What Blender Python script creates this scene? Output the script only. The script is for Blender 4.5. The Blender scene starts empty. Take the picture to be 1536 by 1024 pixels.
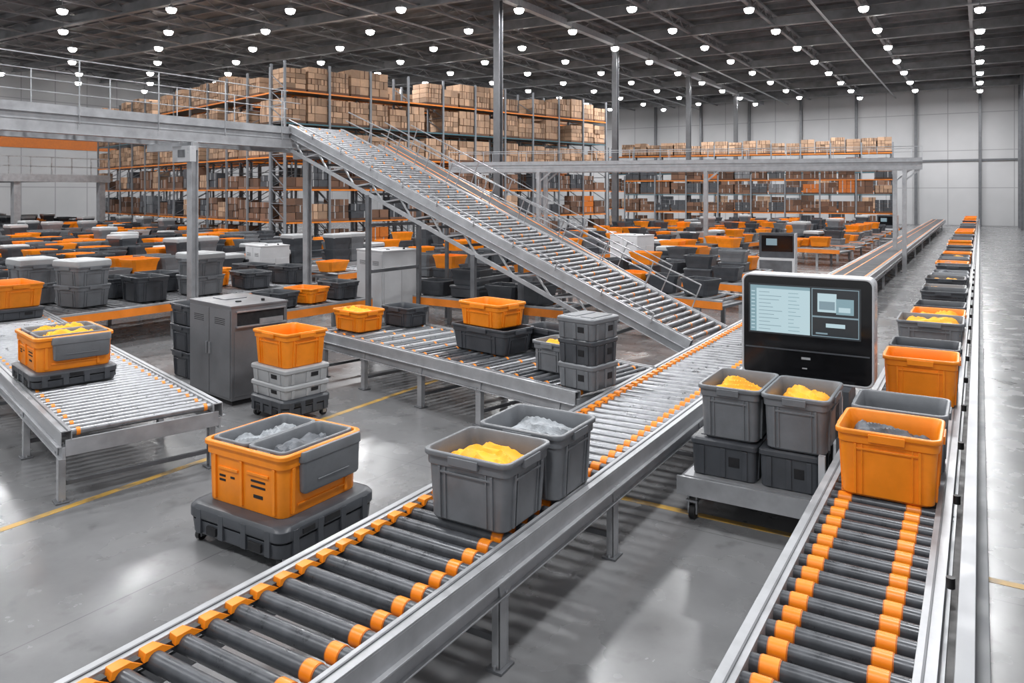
import bpy, math, random
from mathutils import Matrix, Vector, noise
random.seed(7)
scene = bpy.context.scene
try:
    scene.view_settings.view_transform = 'Standard'
    scene.view_settings.look = 'None'
except Exception as e:
    print(e)

# ------------------------------------------------------------ materials
def new_mat(name):
    m = bpy.data.materials.new(name); m.use_nodes = True
    return m, m.node_tree, m.node_tree.nodes['Principled BSDF']

def mat(name, col, rough=0.5, metal=0.0, var=0.12, scale=6.0, bump=0.0, emit=None, es=0.0, island=0.0):
    m, nt, p = new_mat(name)
    p.inputs['Roughness'].default_value = rough
    p.inputs['Metallic'].default_value = metal
    geo = nt.nodes.new('ShaderNodeNewGeometry')
    nz = nt.nodes.new('ShaderNodeTexNoise'); nz.inputs['Scale'].default_value = scale
    nz.inputs['Detail'].default_value = 6; nz.inputs['Roughness'].default_value = .62
    nt.links.new(geo.outputs['Position'], nz.inputs['Vector'])
    ramp = nt.nodes.new('ShaderNodeMapRange')
    ramp.inputs['From Min'].default_value = .3; ramp.inputs['From Max'].default_value = .7
    ramp.inputs['To Min'].default_value = 1 - var; ramp.inputs['To Max'].default_value = 1 + var
    nt.links.new(nz.outputs['Fac'], ramp.inputs['Value'])
    rg = nt.nodes.new('ShaderNodeMapRange')
    rg.inputs['From Min'].default_value = .35; rg.inputs['From Max'].default_value = .65
    rg.inputs['To Min'].default_value = rough * .82; rg.inputs['To Max'].default_value = min(1, rough * 1.25)
    nt.links.new(nz.outputs['Fac'], rg.inputs['Value']); nt.links.new(rg.outputs['Result'], p.inputs['Roughness'])
    mul = nt.nodes.new('ShaderNodeVectorMath'); mul.operation = 'SCALE'
    mul.inputs[0].default_value = col[:3]
    src = ramp.outputs['Result']
    if island > 0:
        mr = nt.nodes.new('ShaderNodeMapRange')
        mr.inputs['To Min'].default_value = 1 - island; mr.inputs['To Max'].default_value = 1 + island
        nt.links.new(geo.outputs['Random Per Island'], mr.inputs['Value'])
        mm = nt.nodes.new('ShaderNodeMath'); mm.operation = 'MULTIPLY'
        nt.links.new(src, mm.inputs[0]); nt.links.new(mr.outputs['Result'], mm.inputs[1])
        src = mm.outputs[0]
    nt.links.new(src, mul.inputs['Scale'])
    nt.links.new(mul.outputs[0], p.inputs['Base Color'])
    if bump > 0:
        bp = nt.nodes.new('ShaderNodeBump'); bp.inputs['Strength'].default_value = bump
        bp.inputs['Distance'].default_value = .01
        n2 = nt.nodes.new('ShaderNodeTexNoise'); n2.inputs['Scale'].default_value = scale * 12
        nt.links.new(geo.outputs['Position'], n2.inputs['Vector'])
        nt.links.new(n2.outputs['Fac'], bp.inputs['Height']); nt.links.new(bp.outputs[0], p.inputs['Normal'])
    if emit:
        p.inputs['Emission Color'].default_value = (*emit, 1); p.inputs['Emission Strength'].default_value = es
    return m

M = {}
M['orange'] = mat('orange_plastic', (.88, .255, .010), .36, 0, .10, 4, .05)
M['orange_d'] = mat('dark_orange_plastic', (.50, .13, .01), .5)  # deeper orange for sleeve collars, some rack boxes and the wall band
M['orange_b'] = mat('orange_painted_steel', (.78, .22, .02), .45, 0, .15, 2)
M['grey'] = mat('grey_plastic', (.155, .164, .177), .38, 0, .14, 4, .06)
M['dark'] = mat('dark_plastic', (.056, .061, .070), .38, 0, .20, 4, .06)
M['light'] = mat('light_grey_plastic', (.38, .39, .40), .42, 0, .08, 4, .03)
M['steel'] = mat('galvanised_steel', (.44, .45, .47), .36, .7, .2, 6)
M['paint'] = mat('silver_painted_steel', (.37, .378, .395), .36, .35, .16, 4)
M['paint_d'] = mat('grey_painted_steel', (.125, .13, .14), .42, .25, .18, 4)
M['roller'] = mat('dark_roller', (.068, .073, .082), .32, .25, .25, 10)
M['roller_s'] = mat('steel_roller', (.26, .266, .28), .33, .65, .25, 9)
M['black'] = mat('black_rubber', (.012, .012, .013), .5)
M['slot'] = mat('dark_slot', (.012, .012, .014), .8)
M['belt'] = mat('conveyor_belt', (.06, .062, .068), .75, 0, .15, 3)
M['cabinet'] = mat('cabinet_grey_steel', (.19, .195, .207), .34, .4, .14, 2)
M['cabinet_l'] = mat('cabinet_light_steel', (.58, .585, .60), .38, .05, .06, 2)
M['white'] = mat('white_enamel', (.48, .49, .51), .3, 0, .03, 3)
M['bezel'] = mat('black_glass', (.006, .006, .007), .12)
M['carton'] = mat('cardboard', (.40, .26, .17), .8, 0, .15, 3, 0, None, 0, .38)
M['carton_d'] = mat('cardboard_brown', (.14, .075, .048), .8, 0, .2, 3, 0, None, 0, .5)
M['rack'] = mat('rack_upright_steel', (.22, .235, .255), .5, .3, .1, 1)
M['teal'] = mat('teal_beam', (.05, .13, .16), .5)
M['cloth_y'] = mat('yellow_cloth', (.98, .43, .03), .8, 0, .08, 10, .3)
M['cloth_b'] = mat('dark_grey_bag', (.085, .095, .11), .45, 0, .5, 9, .3)
M['cloth_w'] = mat('pale_grey_bag', (.26, .28, .30), .5, 0, .5, 9, .3)
M['lamp'] = mat('lamp_lens', (.9, .9, .9), .4, 0, 0, 1, 0, (1, .985, .96), 24)
M['scr1'] = mat('screen_page', (.05, .05, .05), .2, 0, 0, 1, 0, (.52, .70, .76), .85)
M['scr2'] = mat('screen_photo', (.02, .02, .02), .2, 0, 0, 1, 0, (.015, .02, .025), 1)
M['scr3'] = mat('screen_blue', (.02, .02, .02), .2, 0, 0, 1, 0, (.30, .48, .55), .7)
M['scr4'] = mat('screen_text', (.02, .02, .02), .2, 0, 0, 1, 0, (.25, .36, .42), .8)
M['roof_steel'] = mat('roof_steel', (.20, .203, .213), .5, .2, .3, 1)

def floor_material():
    m, nt, p = new_mat('polished_concrete')
    N = nt.nodes; Lk = nt.links
    p.inputs['IOR'].default_value = 1.55
    geo = N.new('ShaderNodeNewGeometry')
    n1 = N.new('ShaderNodeTexNoise'); n1.inputs['Scale'].default_value = .35; n1.inputs['Detail'].default_value = 9; n1.inputs['Roughness'].default_value = .68
    Lk.new(geo.outputs['Position'], n1.inputs['Vector'])
    cr = N.new('ShaderNodeValToRGB')
    cr.color_ramp.elements[0].position = .3; cr.color_ramp.elements[0].color = (.125, .127, .131, 1)
    cr.color_ramp.elements[1].position = .72; cr.color_ramp.elements[1].color = (.215, .217, .222, 1)
    Lk.new(n1.outputs['Fac'], cr.inputs['Fac'])
    sep = N.new('ShaderNodeSeparateXYZ'); Lk.new(geo.outputs['Position'], sep.inputs[0])
    fac = None
    for ax, per, off in (('X', 5.0, 1.25), ('Y', 5.0, 2.3)):
        a = N.new('ShaderNodeMath'); a.operation = 'ADD'; a.inputs[1].default_value = 500 + off; Lk.new(sep.outputs[ax], a.inputs[0])
        md = N.new('ShaderNodeMath'); md.operation = 'MODULO'; md.inputs[1].default_value = per; Lk.new(a.outputs[0], md.inputs[0])
        lt = N.new('ShaderNodeMath'); lt.operation = 'LESS_THAN'; lt.inputs[1].default_value = .012; Lk.new(md.outputs[0], lt.inputs[0])
        if fac is None: fac = lt
        else:
            mx = N.new('ShaderNodeMath'); mx.operation = 'MAXIMUM'; Lk.new(fac.outputs[0], mx.inputs[0]); Lk.new(lt.outputs[0], mx.inputs[1]); fac = mx
    n3 = N.new('ShaderNodeTexNoise'); n3.inputs['Scale'].default_value = 3.5; n3.inputs['Detail'].default_value = 10
    Lk.new(geo.outputs['Position'], n3.inputs['Vector'])
    st = N.new('ShaderNodeMapRange'); st.inputs['From Min'].default_value = .58; st.inputs['From Max'].default_value = .75; st.inputs['To Max'].default_value = .4
    Lk.new(n3.outputs['Fac'], st.inputs['Value'])
    sc = N.new('ShaderNodeMath'); sc.operation = 'MULTIPLY_ADD'; sc.inputs[1].default_value = .5; Lk.new(fac.outputs[0], sc.inputs[0]); Lk.new(st.outputs[0], sc.inputs[2])
    mix = N.new('ShaderNodeMixRGB'); mix.inputs[2].default_value = (.04, .04, .042, 1)
    Lk.new(sc.outputs[0], mix.inputs[0]); Lk.new(cr.outputs[0], mix.inputs[1]); Lk.new(mix.outputs[0], p.inputs['Base Color'])
    n2 = N.new('ShaderNodeTexNoise'); n2.inputs['Scale'].default_value = 1.6; n2.inputs['Detail'].default_value = 8
    Lk.new(geo.outputs['Position'], n2.inputs['Vector'])
    mr = N.new('ShaderNodeMapRange'); mr.inputs['From Min'].default_value = .3; mr.inputs['From Max'].default_value = .7
    mr.inputs['To Min'].default_value = .17; mr.inputs['To Max'].default_value = .33
    Lk.new(n2.outputs['Fac'], mr.inputs['Value']); Lk.new(mr.outputs[0], p.inputs['Roughness'])
    return m
M['floor'] = floor_material()

def line_material():
    m, nt, p = new_mat('worn_yellow_floor_paint')
    N = nt.nodes; Lk = nt.links
    geo = N.new('ShaderNodeNewGeometry')
    n1 = N.new('ShaderNodeTexNoise'); n1.inputs['Scale'].default_value = 5; n1.inputs['Detail'].default_value = 8
    Lk.new(geo.outputs['Position'], n1.inputs['Vector'])
    cr = N.new('ShaderNodeValToRGB')
    cr.color_ramp.elements[0].position = .36; cr.color_ramp.elements[0].color = (.24, .19, .12, 1)
    cr.color_ramp.elements[1].position = .55; cr.color_ramp.elements[1].color = (.50, .30, .06, 1)
    Lk.new(n1.outputs['Fac'], cr.inputs['Fac']); Lk.new(cr.outputs[0], p.inputs['Base Color'])
    p.inputs['Roughness'].default_value = .4
    return m
M['line'] = line_material()

def panel_material(name, c0, c1, px, pz, axis):
    m, nt, p = new_mat(name)
    N = nt.nodes; Lk = nt.links
    geo = N.new('ShaderNodeNewGeometry')
    n1 = N.new('ShaderNodeTexNoise'); n1.inputs['Scale'].default_value = .12; n1.inputs['Detail'].default_value = 4
    Lk.new(geo.outputs['Position'], n1.inputs['Vector'])
    cr = N.new('ShaderNodeValToRGB')
    cr.color_ramp.elements[0].position = .3; cr.color_ramp.elements[0].color = (*c0, 1)
    cr.color_ramp.elements[1].position = .7; cr.color_ramp.elements[1].color = (*c1, 1)
    Lk.new(n1.outputs['Fac'], cr.inputs['Fac'])
    sep = N.new('ShaderNodeSeparateXYZ'); Lk.new(geo.outputs['Position'], sep.inputs[0])
    prev = None
    for ax, per, w in ((axis, px, .09), ('Z', pz, .08)):
        a = N.new('ShaderNodeMath'); a.operation = 'ADD'; a.inputs[1].default_value = 600; Lk.new(sep.outputs[ax], a.inputs[0])
        md = N.new('ShaderNodeMath'); md.operation = 'MODULO'; md.inputs[1].default_value = per; Lk.new(a.outputs[0], md.inputs[0])
        lt = N.new('ShaderNodeMath'); lt.operation = 'LESS_THAN'; lt.inputs[1].default_value = w; Lk.new(md.outputs[0], lt.inputs[0])
        if prev is None: prev = lt
        else:
            mx = N.new('ShaderNodeMath'); mx.operation = 'MAXIMUM'; Lk.new(prev.outputs[0], mx.inputs[0]); Lk.new(lt.outputs[0], mx.inputs[1]); prev = mx
    sc = N.new('ShaderNodeMath'); sc.operation = 'MULTIPLY'; sc.inputs[1].default_value = .5; Lk.new(prev.outputs[0], sc.inputs[0])
    mix = N.new('ShaderNodeMixRGB'); mix.inputs[2].default_value = (.12, .12, .125, 1)
    Lk.new(sc.outputs[0], mix.inputs[0]); Lk.new(cr.outputs[0], mix.inputs[1]); Lk.new(mix.outputs[0], p.inputs['Base Color'])
    p.inputs['Roughness'].default_value = .6
    return m
M['wall'] = panel_material('insulated_wall_panel', (.36, .365, .375), (.50, .50, .51), 3.0, 4.0, 'X')
M['wall_l'] = panel_material('insulated_wall_panel_side', (.33, .335, .345), (.44, .44, .45), 3.0, 4.0, 'Y')
M['ceil'] = panel_material('roof_deck', (.055, .057, .062), (.17, .172, .18), 1.2, 50, 'X')

# ------------------------------------------------------------ mesh builder
class Bd:
    def __init__(s):
        s.v = []; s.f = []; s.m = []; s.sm = []; s.mats = []; s.T = Matrix.Identity(4)
    def mi(s, k):
        if k not in s.mats: s.mats.append(k)
        return s.mats.index(k)
    def add(s, vs, fs, k, smooth=False):
        o = len(s.v); T = s.T
        s.v.extend([tuple(T @ Vector(p)) for p in vs])
        i = s.mi(k)
        for f in fs:
            s.f.append([o + a for a in f]); s.m.append(i); s.sm.append(smooth)
    def hexa(s, p, k):
        s.add(p, [(0, 3, 2, 1), (4, 5, 6, 7), (0, 1, 5, 4), (1, 2, 6, 5), (2, 3, 7, 6), (3, 0, 4, 7)], k)
    def box(s, x0, x1, y0, y1, z0, z1, k):
        s.hexa([(x0, y0, z0), (x1, y0, z0), (x1, y1, z0), (x0, y1, z0), (x0, y0, z1), (x1, y0, z1), (x1, y1, z1), (x0, y1, z1)], k)
    def bar(s, p0, p1, w, h, k):
        p0 = Vector(p0); p1 = Vector(p1); d = (p1 - p0).normalized()
        up = Vector((0, 0, 1)) if abs(d.z) < .95 else Vector((0, 1, 0))
        r = d.cross(up).normalized() * (w / 2); u = r.cross(d).normalized() * (h / 2)
        s.hexa([p0 - r - u, p0 + r - u, p1 + r - u, p1 - r - u, p0 - r + u, p0 + r + u, p1 + r + u, p1 - r + u], k)
    def cyl(s, p0, p1, r, k, n=12, r1=None):
        p0 = Vector(p0); p1 = Vector(p1); d = (p1 - p0).normalized()
        if r1 is None: r1 = r
        up = Vector((0, 0, 1)) if abs(d.z) < .95 else Vector((0, 1, 0))
        a = d.cross(up).normalized(); c = a.cross(d).normalized()
        vs = []
        for i in range(n):
            t = 2 * math.pi * i / n; q = a * math.cos(t) + c * math.sin(t)
            vs.append(p0 + q * r); vs.append(p1 + q * r1)
        fs = [(2 * i, 2 * i + 1, (2 * i + 3) % (2 * n), (2 * i + 2) % (2 * n)) for i in range(n)]
        s.add(vs, fs, k, True)
        s.add(vs, [[2 * i for i in range(n)], [2 * i + 1 for i in range(n)][::-1]], k)
    def loft(s, loops, k, cap0=True, cap1=True, smooth=True):
        n = len(loops[0]); vs = [p for l in loops for p in l]; fs = []
        for j in range(len(loops) - 1):
            for i in range(n):
                fs.append((j * n + i, j * n + (i + 1) % n, (j + 1) * n + (i + 1) % n, (j + 1) * n + i))
        if cap0: fs.append(list(range(n))[::-1])
        if cap1: fs.append([(len(loops) - 1) * n + i for i in range(n)])
        s.add(vs, fs, k, smooth)
    def obj(s, name, bevel=0, mw=None, seg=2):
        me = bpy.data.meshes.new(name)
        me.from_pydata(s.v, [], s.f)
        for k in s.mats: me.materials.append(M[k])
        me.polygons.foreach_set('material_index', s.m)
        me.polygons.foreach_set('use_smooth', s.sm)
        me.update()
        try: me.set_sharp_from_angle(angle=math.radians(38))
        except Exception: pass
        o = bpy.data.objects.new(name, me)
        scene.collection.objects.link(o)
        if mw is not None: o.matrix_world = mw
        if bevel:
            md = o.modifiers.new('edge_bevel', 'BEVEL'); md.width = bevel; md.segments = seg
            md.limit_method = 'ANGLE'; md.angle_limit = math.radians(40)
        return o

def rr(lx, wy, r, z, n=4):
    pts = []
    hx, hy = lx / 2, wy / 2
    r = min(r, hx * .9, hy * .9)
    for cx, cy, a0 in ((hx - r, hy - r, 0), (-hx + r, hy - r, 90), (-hx + r, -hy + r, 180), (hx - r, -hy + r, 270)):
        for i in range(n + 1):
            a = math.radians(a0 + 90 * i / n)
            pts.append((cx + r * math.cos(a), cy + r * math.sin(a), z))
    return pts

def XF(x, y, z=0, deg=0):
    return Matrix.Translation((x, y, z)) @ Matrix.Rotation(math.radians(deg), 4, 'Z')

def side_rib(b, axis, sgn, pos, w, z0, z1, h0, h1, out, k):
    ps = []
    for z, h in ((z0, h0), (z1, h1)):
        for (t, o) in ((-w / 2, -.01), (w / 2, -.01), (w / 2, out), (-w / 2, out)):
            n = sgn * (h + o)
            if axis == 'x': ps.append((n, pos + t, z))
            else: ps.append((pos + t, n, z))
    b.hexa(ps, k)

def tote(b, T, L, W, H, k='grey', detail=2, s0=.86, contents=None, seed=0, r=.07, fill=.60):
    old = b.T; b.T = old @ T
    n = 5 if detail >= 2 else 1
    Lb, Wb = L - .07, W - .07
    zb = H - .12
    loops = [rr(L * s0 - .05, W * s0 - .05, r, 0, n), rr(L * s0, W * s0, r, .022, n), rr(Lb, Wb, r, zb, n)]
    if detail >= 2:
        loops += [rr(Lb + .025, Wb + .025, r, zb + .006, n), rr(Lb + .03, Wb + .03, r, H - .045, n)]
    loops += [rr(L - .006, W - .006, r + .01, H - .042, n), rr(L, W, r + .01, H - .036, n), rr(L, W, r + .01, H - .008, n), rr(L - .014, W - .014, r, H, n),
              rr(L - .055, W - .055, r, H, n), rr(L - .075, W - .075, r, H - .015, n), rr(Lb - .03, Wb - .03, r, zb, n), rr(L * s0 - .03, W * s0 - .03, r * .8, .03, n)]
    if detail < 2:
        loops = [loops[0], loops[2], rr(L, W, r, H - .04, n), rr(L, W, r, H, n), rr(L - .06, W - .06, r, H, n), rr(L * s0 - .03, W * s0 - .03, r, .03, n)]
    b.loft(loops, k)
    if detail >= 2:
        def hx(z): return (L * s0 + (Lb - L * s0) * (z - .022) / (zb - .022)) / 2
        def hy(z): return (W * s0 + (Wb - W * s0) * (z - .022) / (zb - .022)) / 2
        for sg in (-1, 1):
            for i in range(-1, 2, 2):
                side_rib(b, 'y', sg, i * L * .30, .022, .03, zb, hy(.03), hy(zb), .018, k)
                side_rib(b, 'x', sg, i * W * .28, .022, .03, zb, hx(.03), hx(zb), .018, k)
                side_rib(b, 'y', sg, i * L * .235, .012, .03, zb, hy(.03), hy(zb), .012, k)
                side_rib(b, 'x', sg, i * W * .215, .012, .03, zb, hx(.03), hx(zb), .012, k)
            side_rib(b, 'y', sg, 0, L * .6, zb - .05, zb - .032, hy(zb - .05), hy(zb - .032), .014, k)
            side_rib(b, 'x', sg, 0, W * .56, zb - .05, zb - .032, hx(zb - .05), hx(zb - .032), .014, k)
            a = sg * (W / 2 + .012); c = sg * (L / 2 + .012)
            b.box(-L * .17, L * .17, min(a, a - sg * .05), max(a, a - sg * .05), H - .085, H - .02, k)
            b.box(min(c, c - sg * .05), max(c, c - sg * .05), -W * .17, W * .17, H - .085, H - .02, k)
    if contents:
        sc = s0 + (1 - s0) * fill
        cloth(b, 0, 0, (L - .1) * sc, (W - .1) * sc, H * fill, contents, seed)
    b.T = old

def cloth(b, cx, cy, L, W, z, k, seed, amp=.13):
    n = 30; vs = []; fs = []
    rnd = random.Random(int(seed * 13) + 3)
    th = rnd.uniform(0, math.pi); ct, st_ = math.cos(th), math.sin(th)
    tx, ty = rnd.uniform(-.5, .5), rnd.uniform(-.5, .5)
    for i in range(n + 1):
        for j in range(n + 1):
            u = i / n * 2 - 1; v = j / n * 2 - 1
            q = Vector((u + seed * 7.1, v, seed))
            w1 = noise.noise(q * .9); w2 = noise.noise(q * 1.9 + Vector((w1, 0, 4)))
            s_ = (u * ct + v * st_) * 5.5 + w1 * 6 + w2 * 3
            fold = 1 - abs(math.sin(s_)) ** .8
            e = max(0, 1 - max(abs(u), abs(v)) ** 8)
            h = z + amp * (.55 * w1 + .35 * w2) + .045 * fold - .01 + .04 * (u * tx + v * ty) + .05 * (1 - (u * u + v * v) * .5)
            h = z - .12 + (h - z + .12) * e
            vs.append((cx + u * L / 2, cy + v * W / 2, h))
    for i in range(n):
        for j in range(n):
            a = i * (n + 1) + j; fs.append((a, a + n + 1, a + n + 2, a + 1))
    b.add(vs, fs, k, True)

def closed_crate(b, T, L, W, H, k='dark', lid=None, detail=2):
    old = b.T; b.T = old @ T
    lid = lid or k
    n = 4 if detail >= 2 else 1
    r = .05
    b.loft([rr(L * .92 - .02, W * .92 - .02, r, 0, n), rr(L * .93, W * .93, r, .015, n), rr(L * .96, W * .96, r, H - .07, n)], k)
    b.loft([rr(L * .97, W * .97, r, H - .075, n), rr(L, W, r, H - .065, n), rr(L, W, r, H - .02, n), rr(L - .03, W - .03, r, H - .004, n), rr(L - .12, W - .12, r, H, n)], lid)
    if detail >= 2:
        for sg in (-1, 1):
            for i in (-.32, 0, .32):
                side_rib(b, 'y', sg, i * L, .05, .02, H - .08, W * .465, W * .48, .014, k)
                side_rib(b, 'x', sg, i * W, .05, .02, H - .08, L * .465, L * .48, .014, k)
            side_rib(b, 'y', sg, .16 * L, .16 * L, H * .35, H * .6, W * .47, W * .475, .008, 'slot')
            side_rib(b, 'x', sg, .16 * W, .16 * W, H * .35, H * .6, L * .47, L * .475, .008, 'slot')
        for a in (-.22, .22):
            b.box(a * L - .16 * L, a * L + .16 * L, -W * .36, W * .36, H - .004, H + .008, lid)
    b.T = old

# ------------------------------------------------------------ conveyors
def leg_pair(b, x, W, zr, top=-.20):
    for sg in (-1, 1):
        y = sg * (W / 2 - .055)
        z0, z1 = -zr, top
        b.box(x - .055, x + .055, y - .006 + sg * .03, y + .006 + sg * .03, z0 + .02, z1, 'paint')
        b.box(x - .055, x - .043, y - .04, y + .035, z0 + .02, z1, 'paint')
        b.box(x + .043, x + .055, y - .04, y + .035, z0 + .02, z1, 'paint')
        b.box(x - .09, x + .09, y - .07, y + .07, z0, z0 + .02, 'paint_d')
        for dx in (-.07, .07):
            b.cyl((x + dx, y, z0 + .02), (x + dx, y, z0 + .045), .014, 'steel', 8)
        b.hexa([(x - .06, y + sg * .037, z1 - .14), (x + .06, y + sg * .037, z1 - .14), (x + .06, y + sg * .05, z1 - .14), (x - .06, y + sg * .05, z1 - .14),
                (x - .10, y + sg * .037, z1 + .08), (x + .10, y + sg * .037, z1 + .08), (x + .10, y + sg * .05, z1 + .08), (x - .10, y + sg * .05, z1 + .08)], 'paint')
        for dx, dz in ((-.05, .04), (.05, .04), (0, -.08)):
            b.cyl((x + dx, y + sg * .05, z1 + dz), (x + dx, y + sg * .062, z1 + dz), .013, 'steel', 8)
    b.box(x - .03, x + .03, -W / 2 + .06, W / 2 - .06, top - .10, top - .03, 'paint_d')
    if zr > .7:
        b.box(x - .02, x + .02, -W / 2 + .06, W / 2 - .06, -zr + .18, -zr + .23, 'paint_d')

def conveyor(name, p0, p1, W, zr=.85, z1r=None, spacing=.19, r=.052, roll='roller', sleeve=None, links=False, legs=(), belt_from=None,
             bevel=.004, seg=18, silver_from=None, sidecol='paint', end_plate=True, lower=True, spots=None, alt=False):
    z1r = zr if z1r is None else z1r
    a = Vector((p0[0], p0[1], zr)); c = Vector((p1[0], p1[1], z1r)); d = c - a; L = d.length; d.normalize()
    y = Vector((0, 0, 1)).cross(d).normalized(); z = d.cross(y)
    mw = Matrix((d, y, z)).transposed().to_4x4(); mw.translation = a
    b = Bd()
    h = W / 2
    for sg in (-1, 1):
        def bx(x0, x1, ya, yb, za, zb, k):
            b.box(x0, x1, min(sg * ya, sg * yb), max(sg * ya, sg * yb), za, zb, k)
        bx(0, L, h - .115, h, -.012, .004, sidecol)
        bx(0, L, h - .075, h - .060, .004, .012, 'paint_d')
        bx(0, L, h - .115, h - .105, -.11, -.012, sidecol)
        bx(0, L, h - .012, h, -.16, -.012, sidecol)
        bx(0, L, h - .012, h + .035, -.175, -.160, sidecol)
        if lower:
            bx(0, L, h - .05, h - .02, -.30, -.175, 'paint_d' if sidecol == 'orange_b' else sidecol)
            bx(0, L, h - .05, h + .012, -.312, -.30, sidecol)
    if end_plate:
        for x0 in (0, L - .03):
            b.box(x0, x0 + .03, -h + .05, h - .05, -.28, -.10, 'paint')
    ri = h - .105
    x = .6
    while x < L:
        b.box(x - .03, x + .03, -h + .05, h - .05, -.2, -.13, 'paint_d'); x += 1.4
    x = spacing * .6; i = 0
    xr_end = L if belt_from is None else belt_from
    while x < xr_end - .03:
        rm = roll
        if silver_from is not None and x > silver_from: rm = 'roller_s'
        if alt and i % 3 != 0: rm = 'roller'
        zc = -r - .004
        b.cyl((x, -ri, zc), (x, ri, zc), r, rm, seg)
        if sleeve:
            for (yc, wd) in sleeve:
                near = silver_from is None or x < silver_from
                wdd = wd if near else wd * .8
                b.cyl((x, yc - wdd / 2, zc), (x, yc + wdd / 2, zc), r + (.006 if near else .004), 'orange', seg)
                if near:
                    for e in (-1, 1):
                        b.cyl((x, yc + e * (wdd / 2), zc), (x, yc + e * (wdd / 2 + .008), zc), r + .003, 'orange_d', seg)
        if spots and i % 2 == 0:
            for yc in spots: b.cyl((x, yc - .02, zc), (x, yc + .02, zc), r + .004, 'orange', seg)
        if links:
            yl = ri - .055
            b.hexa([(x - .075, yl - .04, -.035), (x + spacing - .075, yl - .04, -.035), (x + spacing - .095, yl + .05, -.035), (x - .055, yl + .05, -.035),
                    (x - .06, yl - .035, .012), (x + .045, yl - .035, .012), (x + .035, yl + .045, .012), (x - .05, yl + .045, .012)], 'orange')
            b.box(x + .06, x + .115, yl - .02, yl + .03, -.05, -.004, 'black')
        x += spacing; i += 1
    if belt_from is not None:
        b.box(belt_from, L, -ri, ri, -.06, -.006, 'belt')
        for yy in (-ri + .05, ri - .05, ri * .25):
            b.box(belt_from, L, yy - .022, yy + .022, -.006, -.002, 'orange')
    if z1r == zr:
        for lx in legs: leg_pair(b, lx, W, zr)
    return b.obj(name, bevel, mw)

CX = -3.565
conveyor('roller_conveyor', (CX, .6), (CX, 88), 1.27, .85, spacing=.195, r=.056, sleeve=[(-.40, .085)], links=True,
         legs=[.9, 4.12, 6.12, 8.7, 11.2, 14, 17, 21, 25, 30, 35, 40, 46, 52, 60, 70, 80], belt_from=17.5, silver_from=6.2)
RX = -.71
conveyor('roller_conveyor', (RX, 1.5), (RX, 88), 1.03, .85, spacing=.20, r=.054, sleeve=[(.29, .10), (-.24, .10)],
         legs=[1.5, 6, 10.5, 15, 20, 25, 32, 40, 50, 60, 70, 80], belt_from=40)
b = Bd()
b.box(-.10, -.04, .6, 88, .80, .955, 'paint_d')
b.box(-.115, -.02, .6, 88, .955, .967, 'cabinet')
b.box(-.165, -.10, .6, 88, .70, .80, 'black')
yy = 1.0
while yy < 60:
    b.box(-.13, -.05, yy - .03, yy + .03, .0, .80, 'paint_d')
    b.cyl((-.165, yy, .86), (-.165, yy, .93), .028, 'black', 10) if yy < 30 else None
    yy += 1.6
b.box(-.06, .06, .6, 88, .25, .35, 'paint_d')
b.obj('conveyor_guard_rail', .004)

dl = Vector((-.959, .284, 0))
pe = Vector((-8.30, 5.42, 0)); po = pe + dl * 11
conveyor('roller_conveyor', (pe.x, pe.y), (po.x, po.y), 1.78, .85, spacing=.155, r=.042, roll='roller_s', spots=[.70, -.70],
         legs=[.25, 2.2, 4.6, 7.0, 9.5])
conveyor('roller_conveyor', (-4.28, 9.95), (-10.7, 11.5), 2.0, .85, spacing=.15, r=.042, roll='roller_s', spots=[.80, -.80, .1],
         legs=[.35, 1.9, 3.3, 4.9, 6.2], alt=True)
# incline
IN0 = Vector((-4.25, 14.0, .87)); IN1 = Vector((-15.1, 14.75, 5.22))
conveyor('incline_conveyor', (IN0.x, IN0.y), (IN1.x, IN1.y), 1.85, IN0.z, IN1.z, spacing=.16, r=.042, roll='roller_s', spots=[.70, -.70, .0], lower=True)

b = Bd()
d = (IN1 - IN0).normalized(); L = (IN1 - IN0).length
y = Vector((0, 0, 1)).cross(d).normalized(); z = d.cross(y)
def ip(x, yy, zz): return IN0 + d * x + y * yy + z * zz
for sg in (-1, 1):
    o = sg * .88
    b.bar(ip(1.4, o, -.60), ip(L, o, -.60), .06, .08, 'paint')
    x = 1.4
    while x < L - .6:
        b.bar(ip(x, o, -.32), ip(x + .5, o, -.60), .03, .035, 'paint')
        b.bar(ip(x + .5, o, -.60), ip(x + 1.0, o, -.32), .03, .035, 'paint')
        x += 1.0
x = 1.4
while x < L:
    b.bar(ip(x, -.88, -.60), ip(x, .88, -.60), .05, .06, 'paint_d'); x += .5
for o, hh in ((.95, .13), (-.95, .50)):
    for k_ in ((.5, 1.0) if hh > .3 else (1.0,)):
        b.bar(ip(.8, o, hh * k_), ip(L, o, hh * k_), .02, .022, 'steel')
    x = .8
    while x < L:
        b.bar(ip(x, o, -.05), ip(x, o, hh), .02, .02, 'steel'); x += 1.1
b.obj('incline_truss_frame', 0)
b = Bd()
for x in (5.0, 8.4):
    for sg in (-1, 1):
        p = ip(x, sg * .88, -.62)
        b.bar((p.x, p.y, 0), (p.x, p.y, p.z), .10, .10, 'paint_d')
        b.box(p.x - .12, p.x + .12, p.y - .12, p.y + .12, 0, .02, 'paint_d')
    pa = ip(x, -.88, -.62); pb = ip(x, .88, -.62)
    zz = .5
    while zz < pa.z - .3:
        b.bar((pa.x, pa.y, zz), (pb.x, pb.y, zz), .06, .08, 'paint_d'); zz += 1.1
b.obj('incline_support_frame', .004)

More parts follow.
